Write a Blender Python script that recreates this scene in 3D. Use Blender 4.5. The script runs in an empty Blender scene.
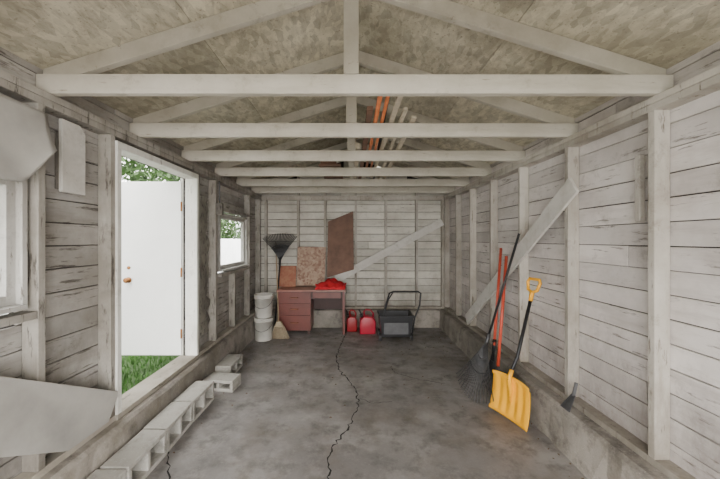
import bpy, math, random
from mathutils import Vector, Matrix
random.seed(7)
R=random.uniform

# ------------------------------------------------------------------ materials
def new_mat(name):
    m=bpy.data.materials.new(name); m.use_nodes=True
    nt=m.node_tree; b=nt.nodes['Principled BSDF']
    return m,nt,b
def N(nt,t,**k):
    n=nt.nodes.new(t)
    for a,v in k.items(): setattr(n,a,v)
    return n
def ramp(nt,fac,stops):
    r=N(nt,'ShaderNodeValToRGB'); cr=r.color_ramp
    while len(cr.elements)<len(stops): cr.elements.new(0.5)
    for e,(p,c) in zip(cr.elements,stops):
        e.position=p; e.color=(c,c,c,1) if not isinstance(c,tuple) else (*c,1)
    nt.links.new(fac,r.inputs['Fac']); return r.outputs['Color']
def mix(nt,fac,a,b,mode='MIX'):
    m=N(nt,'ShaderNodeMix',data_type='RGBA',blend_type=mode)
    for idx,v in ((0,fac),(6,a),(7,b)):
        s=m.inputs[idx]
        if isinstance(v,(int,float)): s.default_value=v
        elif isinstance(v,tuple): s.default_value=(*v,1)
        else: nt.links.new(v,s)
    return m.outputs[2]
def noise(nt,scale,detail=6,rough=.6,stretch=(1,1,1),loc=(0,0,0)):
    tc=N(nt,'ShaderNodeTexCoord'); mp=N(nt,'ShaderNodeMapping')
    mp.inputs['Scale'].default_value=stretch; mp.inputs['Location'].default_value=loc
    n=N(nt,'ShaderNodeTexNoise'); n.inputs['Scale'].default_value=scale
    n.inputs['Detail'].default_value=detail; n.inputs['Roughness'].default_value=rough
    nt.links.new(tc.outputs['Object'],mp.inputs['Vector']); nt.links.new(mp.outputs['Vector'],n.inputs['Vector'])
    return n.outputs['Fac']
def bump(nt,b,h,s=.3,d=.01):
    n=N(nt,'ShaderNodeBump'); n.inputs['Strength'].default_value=s; n.inputs['Distance'].default_value=d
    nt.links.new(h,n.inputs['Height']); nt.links.new(n.outputs['Normal'],b.inputs['Normal'])

def old_paint(name,base,dirt,wood,stretch,dirtlo=.42,dirthi=.72,peel=.66,var=.22,rough=.75,low=False):
    m,nt,b=new_mat(name)
    n1=noise(nt,1.6,8,.65,(1,1,1)); n2=noise(nt,9,8,.7,stretch,(3,1,2)); n3=noise(nt,28,5,.7,stretch,(8,4,1))
    n4=noise(nt,5,9,.75,(1,1,1),(1,7,3))
    c=mix(nt,ramp(nt,n1,[(dirtlo,0.0),(dirthi,.85)]),base,dirt)
    c=mix(nt,ramp(nt,n2,[(.50,0.0),(.75,.8)]),c,dirt)
    mid=tuple(.55*x+.45*y for x,y in zip(dirt,wood))
    c=mix(nt,ramp(nt,n4,[(.56,0.0),(.72,.75)]),c,mid)
    if low: # grime plus occlusion-like shade painted into the colour, darker toward the wall base
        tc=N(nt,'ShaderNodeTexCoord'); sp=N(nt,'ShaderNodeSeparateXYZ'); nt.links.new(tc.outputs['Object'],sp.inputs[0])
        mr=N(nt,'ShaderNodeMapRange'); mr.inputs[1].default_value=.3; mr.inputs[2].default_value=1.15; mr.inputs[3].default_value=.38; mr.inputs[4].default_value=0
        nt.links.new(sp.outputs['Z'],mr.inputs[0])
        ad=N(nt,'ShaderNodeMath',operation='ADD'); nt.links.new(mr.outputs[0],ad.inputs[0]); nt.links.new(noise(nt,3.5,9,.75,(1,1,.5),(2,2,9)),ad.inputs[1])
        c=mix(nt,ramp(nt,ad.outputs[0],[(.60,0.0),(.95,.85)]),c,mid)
    c=mix(nt,ramp(nt,n3,[(peel-.05,0.0),(peel+.03,.85)]),c,wood)
    g=N(nt,'ShaderNodeNewGeometry')
    c=mix(nt,1.0,c,ramp(nt,g.outputs['Random Per Island'],[(0,1.0-var),(1,1.0)]),'MULTIPLY')
    nt.links.new(c,b.inputs['Base Color']); b.inputs['Roughness'].default_value=rough
    bump(nt,b,n3,.3,.005)
    return m
def plain(name,col,rough=.5,metal=0,var=.25,scale=12,bmp=.1):
    m,nt,b=new_mat(name)
    n=noise(nt,scale,5,.6)
    c=mix(nt,ramp(nt,n,[(.35,0.0),(.7,1.0)]),col,tuple(x*(1-var) for x in col))
    nt.links.new(c,b.inputs['Base Color']); b.inputs['Roughness'].default_value=rough; b.inputs['Metallic'].default_value=metal
    if bmp: bump(nt,b,n,bmp,.004)
    return m

M={}
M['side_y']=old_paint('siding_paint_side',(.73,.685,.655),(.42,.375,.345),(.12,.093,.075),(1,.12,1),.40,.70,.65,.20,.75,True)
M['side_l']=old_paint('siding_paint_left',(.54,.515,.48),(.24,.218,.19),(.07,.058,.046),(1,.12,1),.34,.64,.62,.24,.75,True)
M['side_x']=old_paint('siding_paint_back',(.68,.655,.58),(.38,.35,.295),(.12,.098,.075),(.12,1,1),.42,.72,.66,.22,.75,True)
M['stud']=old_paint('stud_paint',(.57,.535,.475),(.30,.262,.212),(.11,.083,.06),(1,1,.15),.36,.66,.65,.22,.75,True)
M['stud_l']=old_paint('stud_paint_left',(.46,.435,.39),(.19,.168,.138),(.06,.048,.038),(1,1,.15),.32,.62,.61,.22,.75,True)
M['brace']=old_paint('brace_paint',(.64,.62,.575),(.44,.41,.36),(.16,.13,.1),(1,1,1),.46,.78,.72,.1)
M['beam']=old_paint('beam_paint',(.64,.605,.525),(.42,.383,.305),(.18,.137,.09),(.12,1,1),.38,.72,.69,.18)
M['rafter']=old_paint('rafter_paint',(.56,.53,.455),(.34,.308,.24),(.14,.107,.07),(.3,.3,.3),.38,.72,.69,.18)
M['backing']=plain('dark_backing',(.04,.034,.03),.9)
M['sill']=old_paint('sill_wood',(.44,.40,.335),(.19,.165,.13),(.06,.05,.04),(1,.15,1))
M['trim']=old_paint('trim_paint',(.74,.73,.68),(.5,.47,.41),(.2,.17,.13),(1,1,.2),.5,.8,.68,.1)
M['sash']=old_paint('sash_paint',(.50,.49,.46),(.28,.26,.23),(.1,.08,.06),(1,1,.2),.4,.7,.64,.1)
M['panelw']=plain('board_paint',(.43,.415,.38),.6,0,.35,2.5)
def deck():
    m,nt,b=new_mat('roof_deck')
    n1=noise(nt,1.3,9,.7); n2=noise(nt,14,6,.75,(1,.35,1)); n3=noise(nt,60,3,.6)
    c=mix(nt,ramp(nt,n1,[(.40,0.0),(.62,1.0)]),(.76,.71,.56),(.44,.40,.295))
    tc=N(nt,'ShaderNodeTexCoord'); mp=N(nt,'ShaderNodeMapping'); mp.inputs['Scale'].default_value=(1,.5,1)
    v=N(nt,'ShaderNodeTexVoronoi'); v.inputs['Scale'].default_value=30; v.inputs['Randomness'].default_value=1
    nt.links.new(tc.outputs['Object'],mp.inputs['Vector']); nt.links.new(mp.outputs['Vector'],v.inputs['Vector'])
    sp=N(nt,'ShaderNodeSeparateColor'); nt.links.new(v.outputs['Color'],sp.inputs[0])
    c=mix(nt,1.0,c,ramp(nt,sp.outputs[0],[(0,.68),(.7,1.0)]),'MULTIPLY')
    c=mix(nt,ramp(nt,n2,[(.47,0.0),(.7,.7)]),c,(.29,.255,.19))
    c=mix(nt,ramp(nt,n3,[(.6,0.0),(.72,.55)]),c,(.14,.115,.08))
    g=N(nt,'ShaderNodeNewGeometry')
    c=mix(nt,1.0,c,ramp(nt,g.outputs['Random Per Island'],[(0,.74),(1,1.0)]),'MULTIPLY')
    nt.links.new(c,b.inputs['Base Color']); b.inputs['Roughness'].default_value=.85
    bump(nt,b,n2,.2,.004); return m
M['deck']=deck()
def concrete(name,a,bb,dark,rlo=.35,rhi=.8,moss=None,light=None):
    m,nt,b=new_mat(name)
    n1=noise(nt,.8,8,.62); n2=noise(nt,5,8,.7); n3=noise(nt,70,4,.7)
    c=mix(nt,ramp(nt,n1,[(.38,0.0),(.62,1.0)]),a,bb)
    if light: c=mix(nt,ramp(nt,noise(nt,1.7,9,.7,(1,1,1),(4,2,0)),[(.48,0.0),(.64,.85)]),c,light)
    c=mix(nt,ramp(nt,n2,[(.50,0.0),(.68,.8)]),c,dark)
    c=mix(nt,ramp(nt,n3,[(.58,0.0),(.75,.5)]),c,tuple(min(1,x*1.7) for x in a))
    if moss: c=mix(nt,ramp(nt,noise(nt,2.2,9,.72,(1,1,1),(5,5,5)),[(.5,0.0),(.68,.8)]),c,moss)
    nt.links.new(c,b.inputs['Base Color'])
    r=ramp(nt,n2,[(.3,rlo),(.7,rhi)]); nt.links.new(r,b.inputs['Roughness'])
    bump(nt,b,n3,.25,.004); return m
M['floor']=concrete('concrete_floor',(.225,.21,.20),(.155,.143,.137),(.09,.082,.077),.34,.70,(.15,.125,.104),(.32,.30,.282))
M['curb']=concrete('concrete_curb',(.35,.315,.275),(.18,.163,.14),(.065,.055,.047),.8,.95,(.13,.112,.08))
M['block']=concrete('cinder_block',(.40,.385,.35),(.31,.295,.26),(.17,.16,.14),.85,.95)
M['crack']=plain('crack_dark',(.012,.011,.01),.95)
M['white_door']=plain('door_paint',(.85,.85,.83),.5,0,.06,4)
M['rust']=plain('rusty_brass',(.35,.15,.05),.45,.7,.5,40)
M['brown']=plain('brown_board',(.18,.095,.062),.7,0,.45,5)
def osb(name,a,b2):
    m,nt,b=new_mat(name)
    tc=N(nt,'ShaderNodeTexCoord'); v=N(nt,'ShaderNodeTexVoronoi'); v.inputs['Scale'].default_value=28
    nt.links.new(tc.outputs['Object'],v.inputs['Vector'])
    sp=N(nt,'ShaderNodeSeparateColor'); nt.links.new(v.outputs['Color'],sp.inputs[0])
    c=mix(nt,sp.outputs[0],a,b2); nt.links.new(c,b.inputs['Base Color']); b.inputs['Roughness'].default_value=.8
    return m
M['osb']=osb('osb_panel',(.22,.12,.085),(.42,.31,.23))
M['osb2']=osb('orange_panel',(.28,.10,.06),(.36,.17,.10))
M['desk']=plain('desk_mahogany',(.155,.038,.027),.4,0,.35,6)
M['desk_dk']=plain('desk_dark',(.05,.022,.018),.6)
M['desk_top']=plain('desk_top',(.27,.11,.08),.35,0,.3,6)
M['redcloth']=plain('red_cloth',(.58,.012,.022),.8,0,.35,15)
M['white_pl']=plain('white_plastic',(.60,.58,.53),.45,0,.3,5)
M['gasred']=plain('red_plastic',(.30,.004,.008),.4,0,.2,6,0)
M['gaspink']=plain('bright_red_plastic',(.42,.004,.028),.4,0,.15,6,0)
M['black']=plain('black_plastic',(.018,.018,.02),.45,0,.3,10)
M['blackmetal']=plain('black_metal',(.03,.03,.033),.4,.5,.3,20)
M['grey_pl']=plain('grey_plastic',(.10,.10,.105),.5,0,.3,10)
M['steel']=plain('galv_steel',(.11,.11,.115),.5,.5,.4,20)
M['yellow']=plain('yellow_plastic',(.93,.43,.006),.4,0,.12,5)
M['redhandle']=plain('red_handle',(.60,.075,.035),.45,0,.25,20)
M['woodhandle']=plain('wood_handle',(.38,.27,.16),.6,0,.3,20)
M['orange']=plain('orange_stick',(.66,.2,.07),.5,0,.3,15)
M['pale']=plain('pale_wood',(.58,.51,.40),.6,0,.25,15)
M['bristle']=plain('straw_bristle',(.42,.34,.23),.9,0,.35,60)
M['leaf']=plain('leaf_green',(.04,.10,.013),.6,0,.6,3,0)
M['grass']=plain('grass_green',(.07,.19,.028),.7,0,.5,4,0)
M['soil']=plain('lawn_ground',(.04,.085,.018),.95,0,.5,8)
M['fence']=plain('fence_white',(.8,.8,.79),.6,0,.08,3)
M['paper']=old_paint('tattered_paper',(.40,.38,.32),(.10,.088,.075),(.03,.027,.025),(1,1,.4),.3,.6,.6)
M['debris']=plain('dry_leaf',(.16,.10,.05),.9,0,.4,30)
def glass():
    m,nt,b=new_mat('window_glass'); nt.nodes.remove(b)
    t=N(nt,'ShaderNodeBsdfTransparent'); g=N(nt,'ShaderNodeBsdfGlossy'); g.inputs['Roughness'].default_value=.03
    n=noise(nt,3,5,.6)
    f=ramp(nt,n,[(.3,.05),(.8,.12)])
    ms=N(nt,'ShaderNodeMixShader'); nt.links.new(f,ms.inputs[0]); nt.links.new(t.outputs[0],ms.inputs[1]); nt.links.new(g.outputs[0],ms.inputs[2])
    nt.links.new(ms.outputs[0],nt.nodes['Material Output'].inputs[0]); return m
M['glass']=glass()

# ------------------------------------------------------------------ mesh builder
class MB:
    def __init__(s): s.v=[];s.f=[];s.m=[];s.sm=[];s.mats=[]
    def mi(s,k):
        if k not in s.mats: s.mats.append(k)
        return s.mats.index(k)
    def add(s,vs,fs,k,smooth=False):
        o=len(s.v); s.v+= [tuple(v) for v in vs]; i=s.mi(k)
        for f in fs: s.f.append(tuple(o+a for a in f)); s.m.append(i); s.sm.append(smooth)
    BF=[(0,3,2,1),(4,5,6,7),(0,1,5,4),(1,2,6,5),(2,3,7,6),(3,0,4,7)]
    def box(s,x0,x1,y0,y1,z0,z1,k,jit=0):
        vs=[(x0,y0,z0),(x1,y0,z0),(x1,y1,z0),(x0,y1,z0),(x0,y0,z1),(x1,y0,z1),(x1,y1,z1),(x0,y1,z1)]
        if jit: vs=[(a,b,c+R(-jit,jit)) for a,b,c in vs]
        s.add(vs,s.BF,k)
    def hexa(s,vs,k): s.add(vs,s.BF,k)
    def beam(s,p0,p1,w,t,side,k):
        p0=Vector(p0);p1=Vector(p1);d=(p1-p0).normalized(); sd=Vector(side); sd=(sd-d*sd.dot(d)).normalized(); c=d.cross(sd)
        vs=[]
        for p in (p0,p1):
            for a,b in((-1,-1),(1,-1),(1,1),(-1,1)): vs.append(p+sd*(a*w/2)+c*(b*t/2))
        s.hexa(vs,k)
    def tube(s,pts,r,k,seg=10,close=False,rs=None):
        pts=[Vector(p) for p in pts]; n=len(pts); vs=[];fs=[]
        ref=None
        for i,p in enumerate(pts):
            if close: d=pts[(i+1)%n]-pts[i-1]
            else: d=pts[min(i+1,n-1)]-pts[max(i-1,0)]
            d.normalize()
            if ref is None: ref=Vector((0,0,1)) if abs(d.z)<.9 else Vector((1,0,0))
            u=(ref-d*ref.dot(d)).normalized(); w=d.cross(u); ref=u
            rr=rs[i] if rs else r
            for j in range(seg):
                a=2*math.pi*j/seg; vs.append(p+u*math.cos(a)*rr+w*math.sin(a)*rr)
        for i in range(n if close else n-1):
            for j in range(seg):
                a=i*seg+j;b=i*seg+(j+1)%seg; i2=(i+1)%n
                fs.append((a,b,i2*seg+(j+1)%seg,i2*seg+j))
        if not close:
            fs.append(tuple(range(seg))[::-1]); fs.append(tuple((n-1)*seg+j for j in range(seg)))
        s.add(vs,fs,k,True)
    def cyl(s,p0,p1,r,k,seg=20,r1=None): s.tube([p0,p1],r,k,seg,rs=[r,r if r1 is None else r1])
    def prism(s,poly,off,k):
        n=len(poly); off=Vector(off); a=[Vector(p) for p in poly]; vs=a+[p+off for p in a]
        fs=[tuple(range(n))[::-1],tuple(range(n,2*n))]+[(i,(i+1)%n,n+(i+1)%n,n+i) for i in range(n)]
        s.add(vs,fs,k)
    def obj(s,name,bevel=0,recenter=True,parent=None,solid=0,sub=0,seg=2):
        c=Vector((0,0,0))
        if recenter:
            lo=[min(v[i] for v in s.v) for i in range(3)]; hi=[max(v[i] for v in s.v) for i in range(3)]
            c=Vector([(lo[i]+hi[i])/2 for i in range(3)])
        me=bpy.data.meshes.new(name); me.from_pydata([tuple(Vector(v)-c) for v in s.v],[],s.f)
        for k in s.mats: me.materials.append(M[k])
        for p,mi,sm in zip(me.polygons,s.m,s.sm): p.material_index=mi; p.use_smooth=sm
        import bmesh
        bm=bmesh.new(); bm.from_mesh(me); bmesh.ops.recalc_face_normals(bm,faces=bm.faces); bm.to_mesh(me); bm.free()
        o=bpy.data.objects.new(name,me); o.location=c; bpy.context.scene.collection.objects.link(o)
        if solid:
            q=o.modifiers.new('s','SOLIDIFY'); q.thickness=solid; q.offset=0
        if bevel:
            q=o.modifiers.new('b','BEVEL'); q.width=bevel; q.segments=seg; q.limit_method='ANGLE'; q.angle_limit=.7
        if parent: o.parent=parent; 
        return o

# ------------------------------------------------------------------ dimensions
XL,XR=-1.76,1.79      # siding faces
SL,SR=-1.67,1.70      # stud inner faces
YB=6.0; SB=5.91; Y0=-0.9
CL,CR,CB=-1.58,1.58,5.80  # curb inner faces
CZ=.32; PZ0,PZ1=2.33,2.41
RX=.015; SLOPE=.315
def rz(x,base=2.57): return base+SLOPE*(1.775-abs(x-RX))
PITCH=.138

# ------------------------------------------------------------------ side walls
def subtract(a,b,openings,z0,z1):
    segs=[(a,b)]
    for (oa,ob,oz0,oz1) in openings:
        if z1<=oz0+.02 or z0>=oz1-.02: continue
        ns=[]
        for (s0,s1) in segs:
            if ob<=s0 or oa>=s1: ns.append((s0,s1)); continue
            if oa>s0: ns.append((s0,oa))
            if ob<s1: ns.append((ob,s1))
        segs=ns
    return segs
def side_wall(name,xf,sgn,openings,mat,studmat,studs):
    b=MB()
    z=CZ
    while z<2.60:
        z1=min(z+PITCH,2.63)
        for (a,c) in subtract(Y0,YB+.05,openings,z,z1):
            cuts=[a]
            if c-a>3.2 and random.random()<.75: cuts.append(R(a+1,c-1))
            cuts.append(c)
            for q0,q1 in zip(cuts,cuts[1:]):
                t=R(0,.005)
                x0,x1=sorted((xf+sgn*t,xf+sgn*.02)); b.box(x0,x1,q0+.002,q1-.002,z+.003,z1-.003,mat,.002)
            x0,x1=sorted((xf+sgn*.02,xf+sgn*.045)); b.box(x0,x1,a,c,z-.002,z1+.002,'backing')
        z+=PITCH
    xi=SR if sgn>0 else SL
    for st in studs:
        y0,z0,z1=st[0],st[1],st[2]; w=st[3] if len(st)>3 else .042
        x0,x1=sorted((xi,xf-sgn*.001)); b.box(x0,x1,y0-w,y0,z0,z1,studmat)
    x0,x1=sorted((xi-sgn*.0,xf+sgn*.01)); b.box(x0,x1,Y0,YB,PZ0,PZ0+.039,studmat); b.box(x0-.0,x1,Y0,YB,PZ0+.041,PZ1,studmat)
    return b
SZ=CZ+.04
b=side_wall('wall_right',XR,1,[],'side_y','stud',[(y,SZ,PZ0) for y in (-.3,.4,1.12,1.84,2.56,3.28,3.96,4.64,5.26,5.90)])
b.box(SR,XR,Y0,YB,CZ,SZ,'stud')
b.box(1.735,1.77,1.93,1.965,1.71,2.11,'stud')
b.obj('wall_right',.003,False)
DO=(2.30,3.42,CZ,2.25)
W1=(.85,1.68,1.24,1.95); W2=(4.12,5.20,1.18,1.95)
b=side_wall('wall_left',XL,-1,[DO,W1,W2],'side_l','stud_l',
 [(-.3,SZ,PZ0),(.4,SZ,PZ0),(.82,SZ,PZ0),(1.745,SZ,PZ0),(2.257,SZ,PZ0),(3.52,SZ,PZ0),(3.98,SZ,PZ0,.06),(5.26,SZ,PZ0),(5.86,SZ,PZ0),(4.6,SZ,1.12)])
b.box(XL,SL,Y0,DO[0],CZ,SZ,'sill'); b.box(XL,SL,DO[1],YB,CZ,SZ,'sill')
for w in (W1,W2):
    b.box(XL,SL,w[0]-.03,w[1]+.02,w[2]-.06,w[2]-.02,'stud_l')
    b.box(XL,SL,w[0]-.03,w[1]+.02,w[3]+.02,w[3]+.06,'stud_l')
b.obj('wall_left',.003,False)

# ------------------------------------------------------------------ back wall
b=MB(); z=CZ
while z<3.12:
    z1=z+PITCH
    hw=1.79 if z1<2.55 else max(0,min(1.79,1.775-(z1-2.57)/SLOPE))
    if hw>.03:
        xs=[max(XL,-hw),min(XR,hw)]
        cuts=[xs[0]]+([R(-.6,.6)] if random.random()<.3 and hw>1 else [])+[xs[1]]
        for q0,q1 in zip(cuts,cuts[1:]): b.box(q0+.002,q1-.002,YB,YB+.02,z+.004,z1-.004,'side_x',.002)
    b.box(XL-.04,XR+.04,YB+.02,YB+.045,z-.002,z1+.002,'backing') if z1<2.6 else b.box(-hw-.3,hw+.3,YB+.02,YB+.045,z,z1+.002,'backing')
    z+=PITCH
for x in (-1.62,-1.02,-.52,.05,.61,1.18,1.66):
    b.box(x,x+.042,SB,YB-.001,SZ,PZ0,'stud')
    if abs(x)<1.5: b.box(x,x+.042,SB+.02,YB-.001,PZ1,rz(x)-.04,'stud')
b.box(SL,SR,SB,YB-.001,CZ,SZ,'stud'); b.box(SL,SR,SB,YB-.001,PZ0,PZ1,'stud')
b.obj('wall_back',.003,False)

# front wall with open garage doorway (behind the camera)
b=MB()
b.box(XL-.04,-1.4,Y0-.1,Y0,.0,2.6,'side_x'); b.box(1.4,XR+.04,Y0-.1,Y0,.0,2.6,'side_x')
b.box(-1.4,1.4,Y0-.1,Y0,2.3,2.6,'side_x')
b.prism([(-1.78,Y0-.1,2.6),(1.8,Y0-.1,2.6),(RX,Y0-.1,3.12)],(0,.1,0),'side_x')
b.obj('wall_front',0,False)

# ------------------------------------------------------------------ curb
def rough_strip(b,p,axis,l0,l1,n,k):
    vs=[];m=len(p)
    for i in range(n+1):
        l=l0+(l1-l0)*i/n
        for j,(a,z) in enumerate(p):
            ja=R(-.008,.008) if j in(1,2) else 0; jz=R(-.006,.004) if j in(1,) else 0
            vs.append((a+ja,l,z+jz) if axis=='y' else (l,a+ja,z+jz))
    fs=[(i*m+j,i*m+(j+1)%m,(i+1)*m+(j+1)%m,(i+1)*m+j) for i in range(n) for j in range(m)]
    fs+= [tuple(range(m)),tuple(n*m+j for j in range(m))]
    b.add(vs,fs,k)
b=MB()
rough_strip(b,[(1.575,-.1),(CR,.0),(CR+.015,.30),(CR+.04,CZ),(1.86,CZ),(1.86,-.1)],'y',Y0,YB+.06,60,'curb')
rough_strip(b,[(-1.575,-.1),(CL,.0),(CL-.015,.30),(CL-.04,CZ),(-1.83,CZ),(-1.83,-.1)],'y',Y0,YB+.06,60,'curb')
rough_strip(b,[(5.795,-.1),(CB,.0),(CB+.01,.30),(CB+.03,CZ),(6.06,CZ),(6.06,-.1)],'x',-1.6,1.6,40,'curb')
b.obj('baseboard_concrete_curb',.004,False)

# floor
b=MB(); b.box(-1.62,1.62,Y0-.1,5.85,-.1,0,'floor'); b.obj('floor',0,False)
def fl(px,py): d=512/(py-240); return Vector(((px-352)/320*d,d,0))
def crack(pts,w,name):
    P=[fl(*p) for p in pts]; Q=[]
    for a,c in zip(P,P[1:]):
        n=max(2,int((c-a).length/.03))
        for i in range(n): Q.append(a.lerp(c,i/n)+Vector((R(-.017,.017),R(-.012,.012),0)))
    Q.append(P[-1]); b=MB(); vs=[]
    for i,q in enumerate(Q):
        d=(Q[min(i+1,len(Q)-1)]-Q[max(0,i-1)]).normalized(); s=Vector((-d.y,d.x,0)); ww=w*R(.25,1)*min(1,.3+i/6)
        vs+=[q+s*ww+Vector((0,0,.0015)),q-s*ww*R(.5,1.2)+Vector((0,0,.0015))]
    b.add(vs,[(2*i,2*i+1,2*i+3,2*i+2) for i in range(len(Q)-1)],'crack'); b.obj(name,0,False)
crack([(347,332),(341,345),(336,358),(339,370),(349,382),(358,394),(357,412),(347,430),(334,446),(328,462),(329,479),(330,500)],.009,'floor_crack')
crack([(390,366),(396,374),(420,380),(445,384)],.004,'floor_crack')
crack([(165,440),(170,455),(168,470),(172,490)],.007,'floor_crack')
crack([(357,398),(372,404),(392,402)],.004,'floor_crack')
b=MB()
for i in range(420):
    x=R(-1.5,1.5); y=5.75-abs(random.gauss(0,1.1)); 
    if i%3==0: x=random.choice((-1,1))*(1.56-abs(random.gauss(0,.12))); y=R(1.5,5.7)
    if y<1: continue
    s=R(.006,.018); a=R(0,6.28); c_,s_=math.cos(a)*s,math.sin(a)*s
    b.add([(x-c_,y-s_,.002),(x+s_*.5,y-c_*.5,.004+s*.3),(x+c_,y+s_,.003),(x-s_*.5,y+c_*.5,.003+s*.4)],[(0,1,2,3)],'debris')
b.obj('floor_debris',0,False)

# ------------------------------------------------------------------ ceiling deck (panels)
b=MB()
ys=[Y0-.15,.35,1.58,2.8,4.02,5.24,6.2]
for sg in (-1,1):
    for row,(a0,a1) in enumerate(((0,.93),(.93,2.0))):
        yy=ys if row==0 else [Y0-.15,.95,2.17,3.4,4.6,6.2]
        for y0,y1 in zip(yy,yy[1:]):
            xa,xb=RX+sg*(a0+.001),RX+sg*(a1-.003)
            za,zb=rz(xa),2.57+SLOPE*(1.775-a1)
            b.hexa([(xa,y0+.002,za),(xb,y0+.002,zb),(xb,y1-.002,zb),(xa,y1-.002,za),(xa,y0+.002,za+.02),(xb,y0+.002,zb+.02),(xb,y1-.002,zb+.02),(xa,y1-.002,za+.02)],'deck')
    zA=2.57+SLOPE*1.775+.021; zB=2.57+SLOPE*(1.775-2.05)+.021
    xb=RX+sg*2.05
    b.hexa([(RX,Y0-.2,zA),(xb,Y0-.2,zB),(xb,6.25,zB),(RX,6.25,zA),(RX,Y0-.2,zA+.02),(xb,Y0-.2,zB+.02),(xb,6.25,zB+.02),(RX,6.25,zA+.02)],'backing')
b.obj('ceiling',0,False)

# ------------------------------------------------------------------ trusses
TD=[-.45,.25,.96,1.775,2.52,3.29,4.08,4.85,5.55]
for i,d in enumerate(TD):
    b=MB()
    jl=R(-.006,.006)
    b.hexa([(XL+.005,d,PZ1+.001),(XR-.005,d,PZ1+.001),(XR-.005,d+.04,PZ1+.001),(XL+.005,d+.04,PZ1+.001),
            (XL+.005,d,2.52),(XR-.005,d,2.52+jl),(XR-.005,d+.04,2.52+jl),(XL+.005,d+.04,2.52)],'beam')
    for sg in (-1,1):
        xw=RX+sg*1.77; zt=2.57+SLOPE*.005-.002; zr=2.57+SLOPE*1.775-.002; h=.098
        b.hexa([(xw,d+.041,max(PZ1+.002,zt-h)),(RX,d+.041,zr-h),(RX,d+.081,zr-h),(xw,d+.081,max(PZ1+.002,zt-h)),
                (xw,d+.041,zt),(RX,d+.041,zr),(RX,d+.081,zr),(xw,d+.081,zt)],'rafter')
    b.box(-.042+RX-.02,.042+RX-.02,d+.0,d+.0395,2.521,3.09,'rafter')
    b.obj('roof_truss',.003)

# ------------------------------------------------------------------ door frame + door
b=MB()
b.box(-1.80,-1.655,2.259,2.30,SZ,2.25,'trim')
b.box(-1.80,-1.655,3.42,3.455,SZ,2.25,'trim')
b.box(-1.80,-1.655,2.259,3.455,2.25,2.30,'trim')
b.box(-1.835,-1.80,2.23,2.30,CZ,2.31,'trim'); b.box(-1.835,-1.80,3.42,3.50,CZ,2.31,'trim')
b.box(-1.84,-1.655,2.259,3.455,CZ+.001,SZ,'sill')
b.obj('trim_1',.003)
b=MB()
b.box(-2.60,-1.815,3.40,3.44,.37,2.215,'white_door')
b.tube([(-2.37,3.40,1.17),(-2.37,3.385,1.17),(-2.37,3.375,1.17),(-2.37,3.35,1.17),(-2.37,3.34,1.17)],.02,'rust',16,rs=[.03,.03,.012,.03,.018])
b.tube([(-2.37,3.40,1.30),(-2.37,3.39,1.30)],.018,'rust',16)
for z in (.6,1.25,1.95): b.cyl((-1.812,3.395,z-.05),(-1.812,3.395,z+.05),.009,'rust',10)
b.obj('door_1',.003)

# ------------------------------------------------------------------ windows
def window(w,name,mid,fr):
    b=MB(); y0,y1,z0,z1=w; x0,x1=-1.80,-1.70
    g=.002
    b.box(x0,x1,y0+g,y0+.03,z0+g,z1-g,fr); b.box(x0,x1,y1-.03,y1-g,z0+g,z1-g,fr)
    b.box(x0,x1,y0+.03,y1-.03,z1-.03,z1-g,fr); b.box(x0,x1+.03,y0+.03,y1-.03,z0+g,z0+.025,fr)
    a,c=-1.775,-1.735
    b.box(a,c,y0+.03,y0+.075,z0+.025,z1-.03,fr); b.box(a,c,y1-.075,y1-.03,z0+.025,z1-.03,fr)
    b.box(a,c,y0+.075,y1-.075,z1-.075,z1-.03,fr); b.box(a,c,y0+.075,y1-.075,z0+.025,z0+.075,fr)
    if mid: b.box(a,c,(y0+y1)/2-.015,(y0+y1)/2+.015,z0+.075,z1-.075,fr)
    b.box(-1.757,-1.753,y0+.07,y1-.07,z0+.07,z1-.07,'glass')
    b.obj(name,.002)
window(W1,'window_1',False,'sash'); window(W2,'window_2',False,'sash')

# ------------------------------------------------------------------ braces and boards
def wall_plank(name,xin,pA,pB,w,t,k,cutA=None):
    b=MB(); b.beam((xin,*pA),(xin,*pB),w,t,(0,-(pB[1]-pA[1]),(pB[0]-pA[0])),k); b.obj(name,.003)
wall_plank('diagonal_brace_board',1.686,(4.70,.42),(2.43,2.02),.15,.025,'brace')
b=MB(); b.beam((-.30,5.892,.86),(1.66,5.892,1.93),.14,.03,(-.48,0,.88),'brace'); b.obj('diagonal_brace_board',.003)
b=MB(); x=-1.668
b.prism([(x,1.15,1.16),(x,2.255,.53),(x,2.255,.50),(x,2.17,.365),(x,1.86,.37),(x,1.15,.78)],(.02,0,0),'panelw'); b.obj('wide_nailed_board',.003)
b=MB(); x=-1.72
b.prism([(x,1.875,2.31),(x,2.0,2.31),(x,2.04,2.26),(x,2.04,1.88),(x,1.875,1.88)],(.022,0,0),'brace'); b.box(-1.758,-1.721,1.89,2.02,1.9,2.24,'stud_l'); b.obj('nailed_short_board',.003)
# loose panel hanging over the window head, slightly bowed, with a broken lower corner
b=MB(); nu,nv=20,18; vs=[]
for i in range(nu+1):
    for j in range(nv+1):
        u=i/nu;v=j/nv
        y=1.15+.585*u; ztop=2.30-.02*u; zb=1.88+(.20*max(0,u-.72)/.28)
        z=ztop+(zb-ztop)*v
        x=-1.655+.04*v*v+.03*v*max(0,u-.5)
        vs.append((x,y,z))
b.add(vs,[(i*(nv+1)+j,i*(nv+1)+j+1,(i+1)*(nv+1)+j+1,(i+1)*(nv+1)+j) for i in range(nu) for j in range(nv)],'panelw',True)
b.obj('loose_wall_panel',0,solid=.010)
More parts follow.
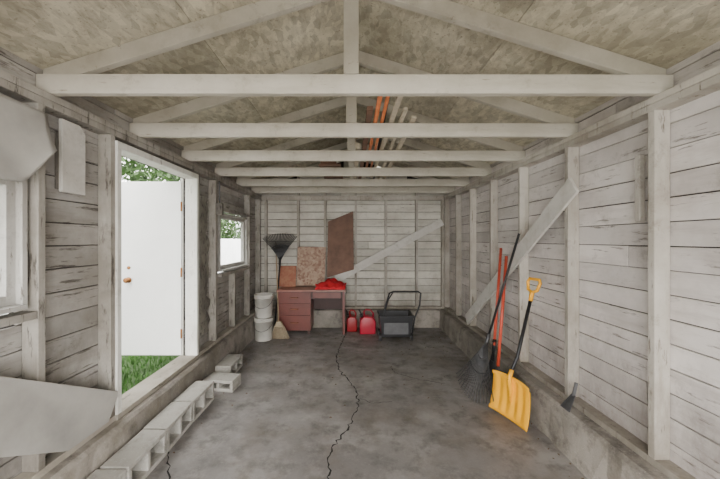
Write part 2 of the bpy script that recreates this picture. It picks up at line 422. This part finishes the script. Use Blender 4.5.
# tattered paper strip between door and window
b=MB(); vs=[];n=26
for i in range(n+1):
    z=.5+1.6*i/n
    vs+=[(-1.745+R(0,.02),3.56+R(0,.05),z),(-1.735+R(0,.03),3.72,z),(-1.745+R(0,.02),3.86+R(-.06,.04),z)]
b.add(vs,[(3*i+j,3*i+j+1,3*i+j+4,3*i+j+3) for i in range(n) for j in (0,1)],'paper'); b.obj('torn_wall_paper',0,solid=.002)
b=MB(); b.box(-1.668,-1.60,3.93,3.99,1.9,2.05,'paper'); b.cyl((-1.64,3.96,2.05),(-1.64,3.96,2.32),.008,'grey_pl'); b.obj('electrical_junction_box',.004)

# back wall panels
b=MB(); b.prism([(-.46,5.855,.90),(.035,5.855,1.05),(.02,5.895,2.12),(-.44,5.895,1.93)],(0,.006,0),'brown'); b.obj('leaning_brown_panel',.002)
b=MB(); b.prism([(-1.0,5.76,.77),(-.50,5.76,.77),(-.48,5.895,1.46),(-1.0,5.895,1.47)],(0,.01,0),'osb'); b.obj('leaning_osb_panel',.002)
b=MB(); b.prism([(-1.32,5.73,.757),(-1.01,5.73,.757),(-1.01,5.82,1.12),(-1.32,5.82,1.12)],(0,.01,0),'osb2'); b.obj('leaning_small_panel',.002)

# ------------------------------------------------------------------ desk
b=MB(); y0,y1=5.36,5.775
b.box(-1.26,-.10,y0-.02,y1,.725,.755,'desk_top')
b.box(-1.24,-.69,y0+.01,y1-.01,.07,.725,'desk')
for i,(z0,z1) in enumerate(((.09,.33),(.345,.53),(.545,.71))):
    b.box(-1.225,-.705,y0-.008,y0+.012,z0,z1,'desk'); 
    b.tube([(-1.03,y0-.008,(z0+z1)/2),(-1.02,y0-.03,(z0+z1)/2),(-.91,y0-.03,(z0+z1)/2),(-.90,y0-.008,(z0+z1)/2)],.006,'rust',8)
b.box(-.69,-.16,y0+.02,y0+.04,.60,.725,'desk_dk'); b.box(-.66,-.19,y0+.008,y0+.02,.615,.71,'desk')
b.box(-.16,-.12,y0+.02,y1-.02,.0,.725,'desk')
b.box(-.69,-.16,y1-.03,y1-.015,.35,.725,'desk_dk')
for x in (-1.22,-.75):
    for y in (y0+.03,y1-.06): b.box(x,x+.04,y,y+.04,0,.07,'desk_dk')
b.obj('writing_desk',.005)
# red cloth heap on desk
b=MB(); nu,nv=26,16; vs=[]
for i in range(nu+1):
    for j in range(nv+1):
        u=i/nu;v=j/nv
        x=-.62+.50*u+.02*math.sin(v*9); y=5.345+.38*v
        z=.765+.11*math.exp(-((u-.55)**2+(v-.6)**2)*7)+.03*abs(math.sin(u*13+v*4))+.016*(1+math.sin(v*17+u*5))
        if j==0: z=.762
        vs.append((x,y,z))
b.add(vs,[(i*(nv+1)+j,i*(nv+1)+j+1,(i+1)*(nv+1)+j+1,(i+1)*(nv+1)+j) for i in range(nu) for j in range(nv)],'redcloth',True)
b.obj('red_cloth',0,solid=.004)

# ------------------------------------------------------------------ buckets
def bucket(x,y,z):
    b=MB(); prof=[(.0,.0),(.128,.0),(.132,.01),(.142,.30),(.150,.30),(.150,.315),(.145,.32),(.145,.335),(.15,.335),(.151,.36),(.143,.362),(.138,.355),(.128,.03),(0,.03)]
    seg=28; vs=[(x+r*math.cos(2*math.pi*j/seg),y+r*math.sin(2*math.pi*j/seg),z+h) for r,h in prof for j in range(seg)]
    b.add(vs,[(i*seg+j,i*seg+(j+1)%seg,(i+1)*seg+(j+1)%seg,(i+1)*seg+j) for i in range(len(prof)-1) for j in range(seg)],'white_pl',True)
    b.tube([(x+.155*math.cos(a),y-.155*abs(math.sin(a))*1.0,z+.30-.14*math.sin(a)) for a in [math.pi*k/12 for k in range(13)]],.003,'steel',6)
    b.obj('plastic_bucket')
bucket(-1.415,5.13,0); bucket(-1.415,5.13,.364)

# broom
b=MB()
b.cyl((-1.185,5.17,.24),(-1.40,5.88,1.55),.011,'woodhandle',10)
b.hexa([(-1.25,5.15,.19),(-1.10,5.15,.19),(-1.10,5.20,.19),(-1.25,5.20,.19),(-1.215,5.15,.28),(-1.145,5.15,.28),(-1.145,5.195,.28),(-1.215,5.195,.28)],'bristle')
for i in range(200):
    u=R(-1,1); v=R(-.02,.02)
    b.tube([(-1.175+u*.075,5.175+v,.20),(-1.16+u*.15,5.16+v*1.6,.003)],.0035,'bristle',4)
b.obj('straw_broom')

# ------------------------------------------------------------------ leaf rakes
def rake(name,A,tip,side,handle_end,k_t,k_h,n=22,spread=.62,r=.004,hr=.012,hook=0):
    A=Vector(A);tip=Vector(tip);ax=tip-A;L=ax.length;ax.normalize();s=Vector(side);s=(s-ax*s.dot(ax)).normalized();nr=ax.cross(s)
    b=MB()
    for i in range(n):
        a=(i/(n-1)*2-1)*spread
        pts=[]
        for t in (0.02,.3,.6,.85,.96):
            pts.append(A+ax*(L*t*math.cos(a*.9))+s*(L*t*math.sin(a)*(.75+.35*t)))
        b.tube(pts+[pts[-1]+ax*.01],r,k_t,6)
    for t in (.32,.55):
        b.tube([A+ax*(L*t*math.cos(a*.9))+s*(L*t*math.sin(a)*(.75+.35*t)) for a in [((i/14)*2-1)*spread for i in range(15)]],r*1.5,k_t,6)
    H=Vector(handle_end)
    b.cyl(A+ax*.06,A+(H-A)*.06,.02,k_t,10,.017)
    b.cyl(A,H,hr,k_h,12)
    return b.obj(name)
rake('leaf_rake',(1.40,3.31,.56),(1.17,3.22,-.01),(0,1,0),(1.672,3.20,1.66),'steel','black',17,.72,.0048)
rake('leaf_rake',(1.475,3.32,.50),(1.41,3.29,.005),(0,1,0),(1.685,3.62,1.50),'blackmetal','redhandle',11,.36,.0045,.014)
rake('leaf_rake',(-1.27,5.66,1.22),(-1.30,5.76,1.72),(1,0,0),(-1.345,5.54,.01),'black','black',22,.60,.007,.013)
# red handled garden shovel
b=MB(); Y=.13
b.cyl((1.45,3.05+Y,.33),(1.66,3.31+Y,1.42),.015,'redhandle',12)
b.tube([(1.45,3.05+Y,.34),(1.44,3.04+Y,.24)],.02,'steel',10)
vs=[]
for i in range(9):
    t=i/8; w=.10*(1 if t<.55 else math.sqrt(max(0,1-((t-.55)/.45)**2)))+.004
    for j in range(7):
        u=j/6*2-1; vs.append((1.455-.05*t+.02*u*u,3.04+Y-.01*t+u*w,.32-.31*t))
b.add(vs,[(i*7+j,i*7+j+1,(i+1)*7+j+1,(i+1)*7+j) for i in range(8) for j in range(6)],'steel',True)
b.obj('garden_shovel')

# ------------------------------------------------------------------ snow shovel
B=Vector((1.385,2.84,.012)); G=Vector((1.655,2.90,1.24)); u=(G-B).normalized(); s=Vector((-.378,.926,0)); s=(s-u*s.dot(u)).normalized(); nn=s.cross(u)
if nn.x>0: nn=-nn
b=MB(); vs=[]; nu,nv=48,14
for i in range(nu+1):
    a=i/nu*2-1
    for j in range(nv+1):
        t=j/nv
        w=.205-.012*t
        cur=.075*(t**2.0) -.02*t + .02*a*a
        rib=.005*math.cos(a*math.pi*5) if .08<t<.9 else 0
        vs.append(B+s*(a*w)+u*(.37*t - .02*abs(a)**3*(1 if t>.9 else 0))+nn*(cur+rib))
b.add(vs,[(i*(nv+1)+j,i*(nv+1)+j+1,(i+1)*(nv+1)+j+1,(i+1)*(nv+1)+j) for i in range(nu) for j in range(nv)],'yellow',True)
blade=b.obj('blade',0,recenter=False,solid=.005)
e=bpy.data.objects.new('snow_shovel',None); bpy.context.scene.collection.objects.link(e); blade.parent=e
b=MB()
b.tube([B+u*.34+nn*.085,B+u*.42+nn*.07,B+u*.55+nn*.03,G-u*.16],.0145,'blackmetal',12)
b.tube([B+u*.14+nn*.012,B+u*.25+nn*.04,B+u*.36+nn*.083,B+u*.43+nn*.068],.02,'yellow',12,rs=[.008,.02,.021,.018])
b.obj('shaft',parent=e)
b=MB()
b.tube([G-u*.20,G-u*.13,G-u*.11],.018,'yellow',12)
b.tube([G-u*.12+s*0,G-u*.10-s*.045,G-u*.03-s*.062,G-s*.05,G+s*.05,G-u*.03+s*.062,G-u*.10+s*.045],.0135,'yellow',10,close=True)
b.obj('d_grip',parent=e)

# scraper on the curb
b=MB(); b.prism([(1.60,2.36,.325),(1.60,2.46,.325),(1.665,2.43,.43),(1.665,2.39,.43)],(.006,0,.0),'steel'); b.cyl((1.668,2.41,.42),(1.69,2.41,.52),.012,'grey_pl'); b.obj('hand_scraper')

# ------------------------------------------------------------------ gas cans
def gascan(x,y,w,d,h,k,name='gas_can'):
    b=MB()
    b.prism([(x-w/2,y-d/2,.001),(x+w/2,y-d/2,.001),(x+w/2,y-d/2,h*.55),(x+w*.32,y-d/2,h*.72),(x-w*.22,y-d/2,h*.76),(x-w/2,y-d/2,h*.6)],(0,d,0),k)
    o=b.obj('body',.022,seg=4); 
    for p in o.data.polygons: p.use_smooth=True
    c=MB()
    c.tube([(x-w*.2,y,h*.74),(x-w*.22,y,h*.93),(x-w*.1,y,h),(x+w*.2,y,h*.98),(x+w*.36,y,h*.85),(x+w*.36,y,h*.68)],.014,k,10)
    o2=c.obj('handle')
    c=MB(); c.cyl((x-w*.34,y,h*.66),(x-w*.42,y,h*.82),.024,'black',14); c.tube([(x-w*.42,y,h*.82),(x-w*.5,y,h*.95),(x-w*.58,y,h*1.0)],.011,'black',10)
    o3=c.obj('spout')
    e=bpy.data.objects.new(name,None); bpy.context.scene.collection.objects.link(e)
    for q in (o,o2,o3): q.parent=e
gascan(.0,5.62,.18,.2,.36,'gasred'); gascan(.265,5.48,.27,.2,.40,'gaspink')

# ------------------------------------------------------------------ yard cart
b=MB(); y0,y1=4.98,5.38
def frust(x0,x1,y0,y1,z0,z1,ins,k,b):
    a=[(x0+ins,y0+ins,z0),(x1-ins,y0+ins,z0),(x1-ins,y1-ins,z0),(x0+ins,y1-ins,z0),(x0,y0,z1),(x1,y0,z1),(x1,y1,z1),(x0,y1,z1)]
    t=.012
    c=[(x0+ins+t,y0+ins+t,z0+t),(x1-ins-t,y0+ins+t,z0+t),(x1-ins-t,y1-ins-t,z0+t),(x0+ins+t,y1-ins-t,z0+t),(x0+t,y0+t,z1),(x1-t,y0+t,z1),(x1-t,y1-t,z1),(x0+t,y1-t,z1)]
    b.add(a+c,[(0,3,2,1),(0,1,5,4),(1,2,6,5),(2,3,7,6),(3,0,4,7),(8,9,10,11),(8,12,13,9),(9,13,14,10),(10,14,15,11),(11,15,12,8),(4,5,13,12),(5,6,14,13),(6,7,15,14),(7,4,12,15)],k)
frust(.43,.96,y0,y1,.07,.40,.04,'black',b)
b.box(.50,.88,y0+.006,y0+.03,.12,.30,'grey_pl')
for q in (y0-.008,y1): b.box(.42,.97,q,q+.012,.385,.41,'blackmetal')
for q in (.418,.96): b.box(q,q+.012,y0-.008,y1+.012,.385,.41,'blackmetal')
b.tube([(.50,5.02,.40),(.53,5.06,.56),(.60,5.12,.74),(.66,5.13,.765),(1.06,5.13,.765),(1.10,5.12,.74),(1.08,5.10,.56),(.99,5.06,.36),(.95,5.05,.12)],.013,'blackmetal',10)
b.tube([(.55,5.34,.40),(.60,5.30,.60),(.66,5.15,.75)],.010,'blackmetal',8)
for x in (.44,.93):
    for y in (5.06,5.3):
        b.cyl((x-.015,y,.062),(x+.025,y,.062),.061,'black',24); b.cyl((x-.018,y,.062),(x+.028,y,.062),.03,'steel',16)
b.obj('yard_cart',.003)

# ------------------------------------------------------------------ cinder blocks
def block(x,y,rot,L=.395,H=.19,D=.185,z=0):
    b=MB(); t=.032
    b.box(-D/2,D/2,-L/2,L/2,0,t,'block'); b.box(-D/2,D/2,-L/2,L/2,H-t,H,'block')
    for yy in (-L/2,-t/2,L/2-t): b.box(-D/2,D/2,yy,yy+t,t,H-t,'block')
    me_=b.obj('cinder_block',.006,recenter=False); me_.location=(x,y,z); me_.rotation_euler=(0,0,rot)
for i,(x,y,r) in enumerate([(-1.475,1.36,.0),(-1.478,1.77,.01),(-1.47,2.18,-.02),(-1.475,2.59,.015),(-1.472,3.0,-.02)]): block(x,y,r)
block(-1.40,3.46,1.45,H=.12,L=.33,D=.2); block(-1.478,3.86,.0,H=.15)

# ------------------------------------------------------------------ sticks on the ties
def stick(name,p0,p1,w,t,k,roundr=0):
    b=MB()
    if roundr: b.cyl(p0,p1,roundr,k,10)
    else: b.beam(p0,p1,w,t,(1,0,0),k)
    b.obj(name)
zt=2.527
def stk(x0,y0,x1,y1,k,name,w=.04,t=.02,lift=0,rr=0):
    h=(rr if rr else t/2)+.002+lift
    stick(name,(x0,y0,zt+h),(x1,y1,zt+h),w,t,k,rr)
stk(.185,1.86,.19,4.6,'orange','orange_pole',rr=.016)
stk(.235,1.88,.25,4.4,'orange','orange_pole',rr=.013)
stk(.315,1.86,.30,5.0,'pale','stored_lath',.035,.02)
stk(.385,2.3,.42,5.2,'pale','stored_lath',.03,.02)
stk(.13,2.3,.12,5.3,'brown','stored_lath',.045,.03)
stk(.475,2.45,.49,5.3,'pale','stored_lath',.04,.02)
stk(.245,2.2,.36,5.45,'black','black_pipe',lift=.035,rr=.014)
stk(.06,3.2,.04,5.7,'pale','stored_lath',.05,.03)
b=MB(); b.box(-.42,-.14,4.0,4.95,2.529,2.55,'brown'); b.box(-.40,-.20,4.05,4.9,2.551,2.60,'brown'); b.obj('stored_wood_boards',.003)

# ------------------------------------------------------------------ outdoors
b=MB()
b.box(-16,-1.845,-12,18,-.05,.12,'soil')
for i in range(9000):
    x=R(-3.6,-1.88); y=R(2.0,5.6); h=R(.03,.085); a=R(0,6.28); w=.006
    dx,dy=math.cos(a)*w,math.sin(a)*w; lx,ly=R(-.03,.03),R(-.03,.03)
    b.add([(x-dx,y-dy,.118),(x+dx,y+dy,.118),(x+lx,y+ly,.12+h)],[(0,1,2)],'grass')
b.obj('lawn',0,False)
b=MB(); b.box(-1.83,6,-12,Y0-.11,-.12,-.01,'curb'); b.obj('driveway',0,False)
b=MB(); y=-3.0
while y<12:
    b.box(-3.92,-3.9,y,y+.14,.12,1.62,'fence'); y+=.146
b.box(-3.95,-3.92,-3,12,.4,.49,'fence'); b.box(-3.95,-3.92,-3,12,1.4,1.49,'fence')
b.obj('picket_fence',0)
b=MB()
for i in range(42000):
    y=R(-3,14); c=.5*math.sin(y*1.7)+.3*math.sin(y*4.1)
    x=-5.0+R(-.8,.75); z=R(.6,4.7+c*.6); 
    d=Vector((R(-1,1),R(-1,1),R(-1,1))).normalized()*R(.06,.12); e2=Vector((R(-1,1),R(-1,1),R(-1,1))).normalized()*R(.03,.06); p=Vector((x,y,z))
    b.add([p-d,p+e2,p+d,p-e2],[(0,1,2,3)],'leaf')
for y in (-2,0,2,4,6,8,10,12): b.tube([(-5,y,.13),(-5.05,y+.1,1.5),(-5,y,3)],.06,'brown',8)
b.obj('hedge',0)

# ------------------------------------------------------------------ light
w=bpy.data.worlds.new('World'); bpy.context.scene.world=w; w.use_nodes=True
nt=w.node_tree; bg=nt.nodes['Background']
bg.inputs['Color'].default_value=(1,.985,.965,1); bg.inputs['Strength'].default_value=12.0
def area(name,loc,rot,sx,sy,e,col=(1,1,1)):
    l=bpy.data.lights.new(name,'AREA'); l.shape='RECTANGLE'; l.size=sx; l.size_y=sy; l.energy=e; l.color=col
    o=bpy.data.objects.new(name,l); o.location=loc; o.rotation_euler=rot; bpy.context.scene.collection.objects.link(o)
area('daylight_garage_opening',(0,-.95,1.3),(math.radians(90),0,0),2.6,2.1,65,(1,.975,.93))

# ------------------------------------------------------------------ camera
c=bpy.data.cameras.new('camera'); c.lens=16; c.sensor_width=36; c.sensor_fit='HORIZONTAL'; c.shift_x=8/720; c.clip_start=.02
o=bpy.data.objects.new('camera',c); o.location=(0,0,1.6); o.rotation_euler=(math.radians(90),0,0)
bpy.context.scene.collection.objects.link(o); bpy.context.scene.camera=o
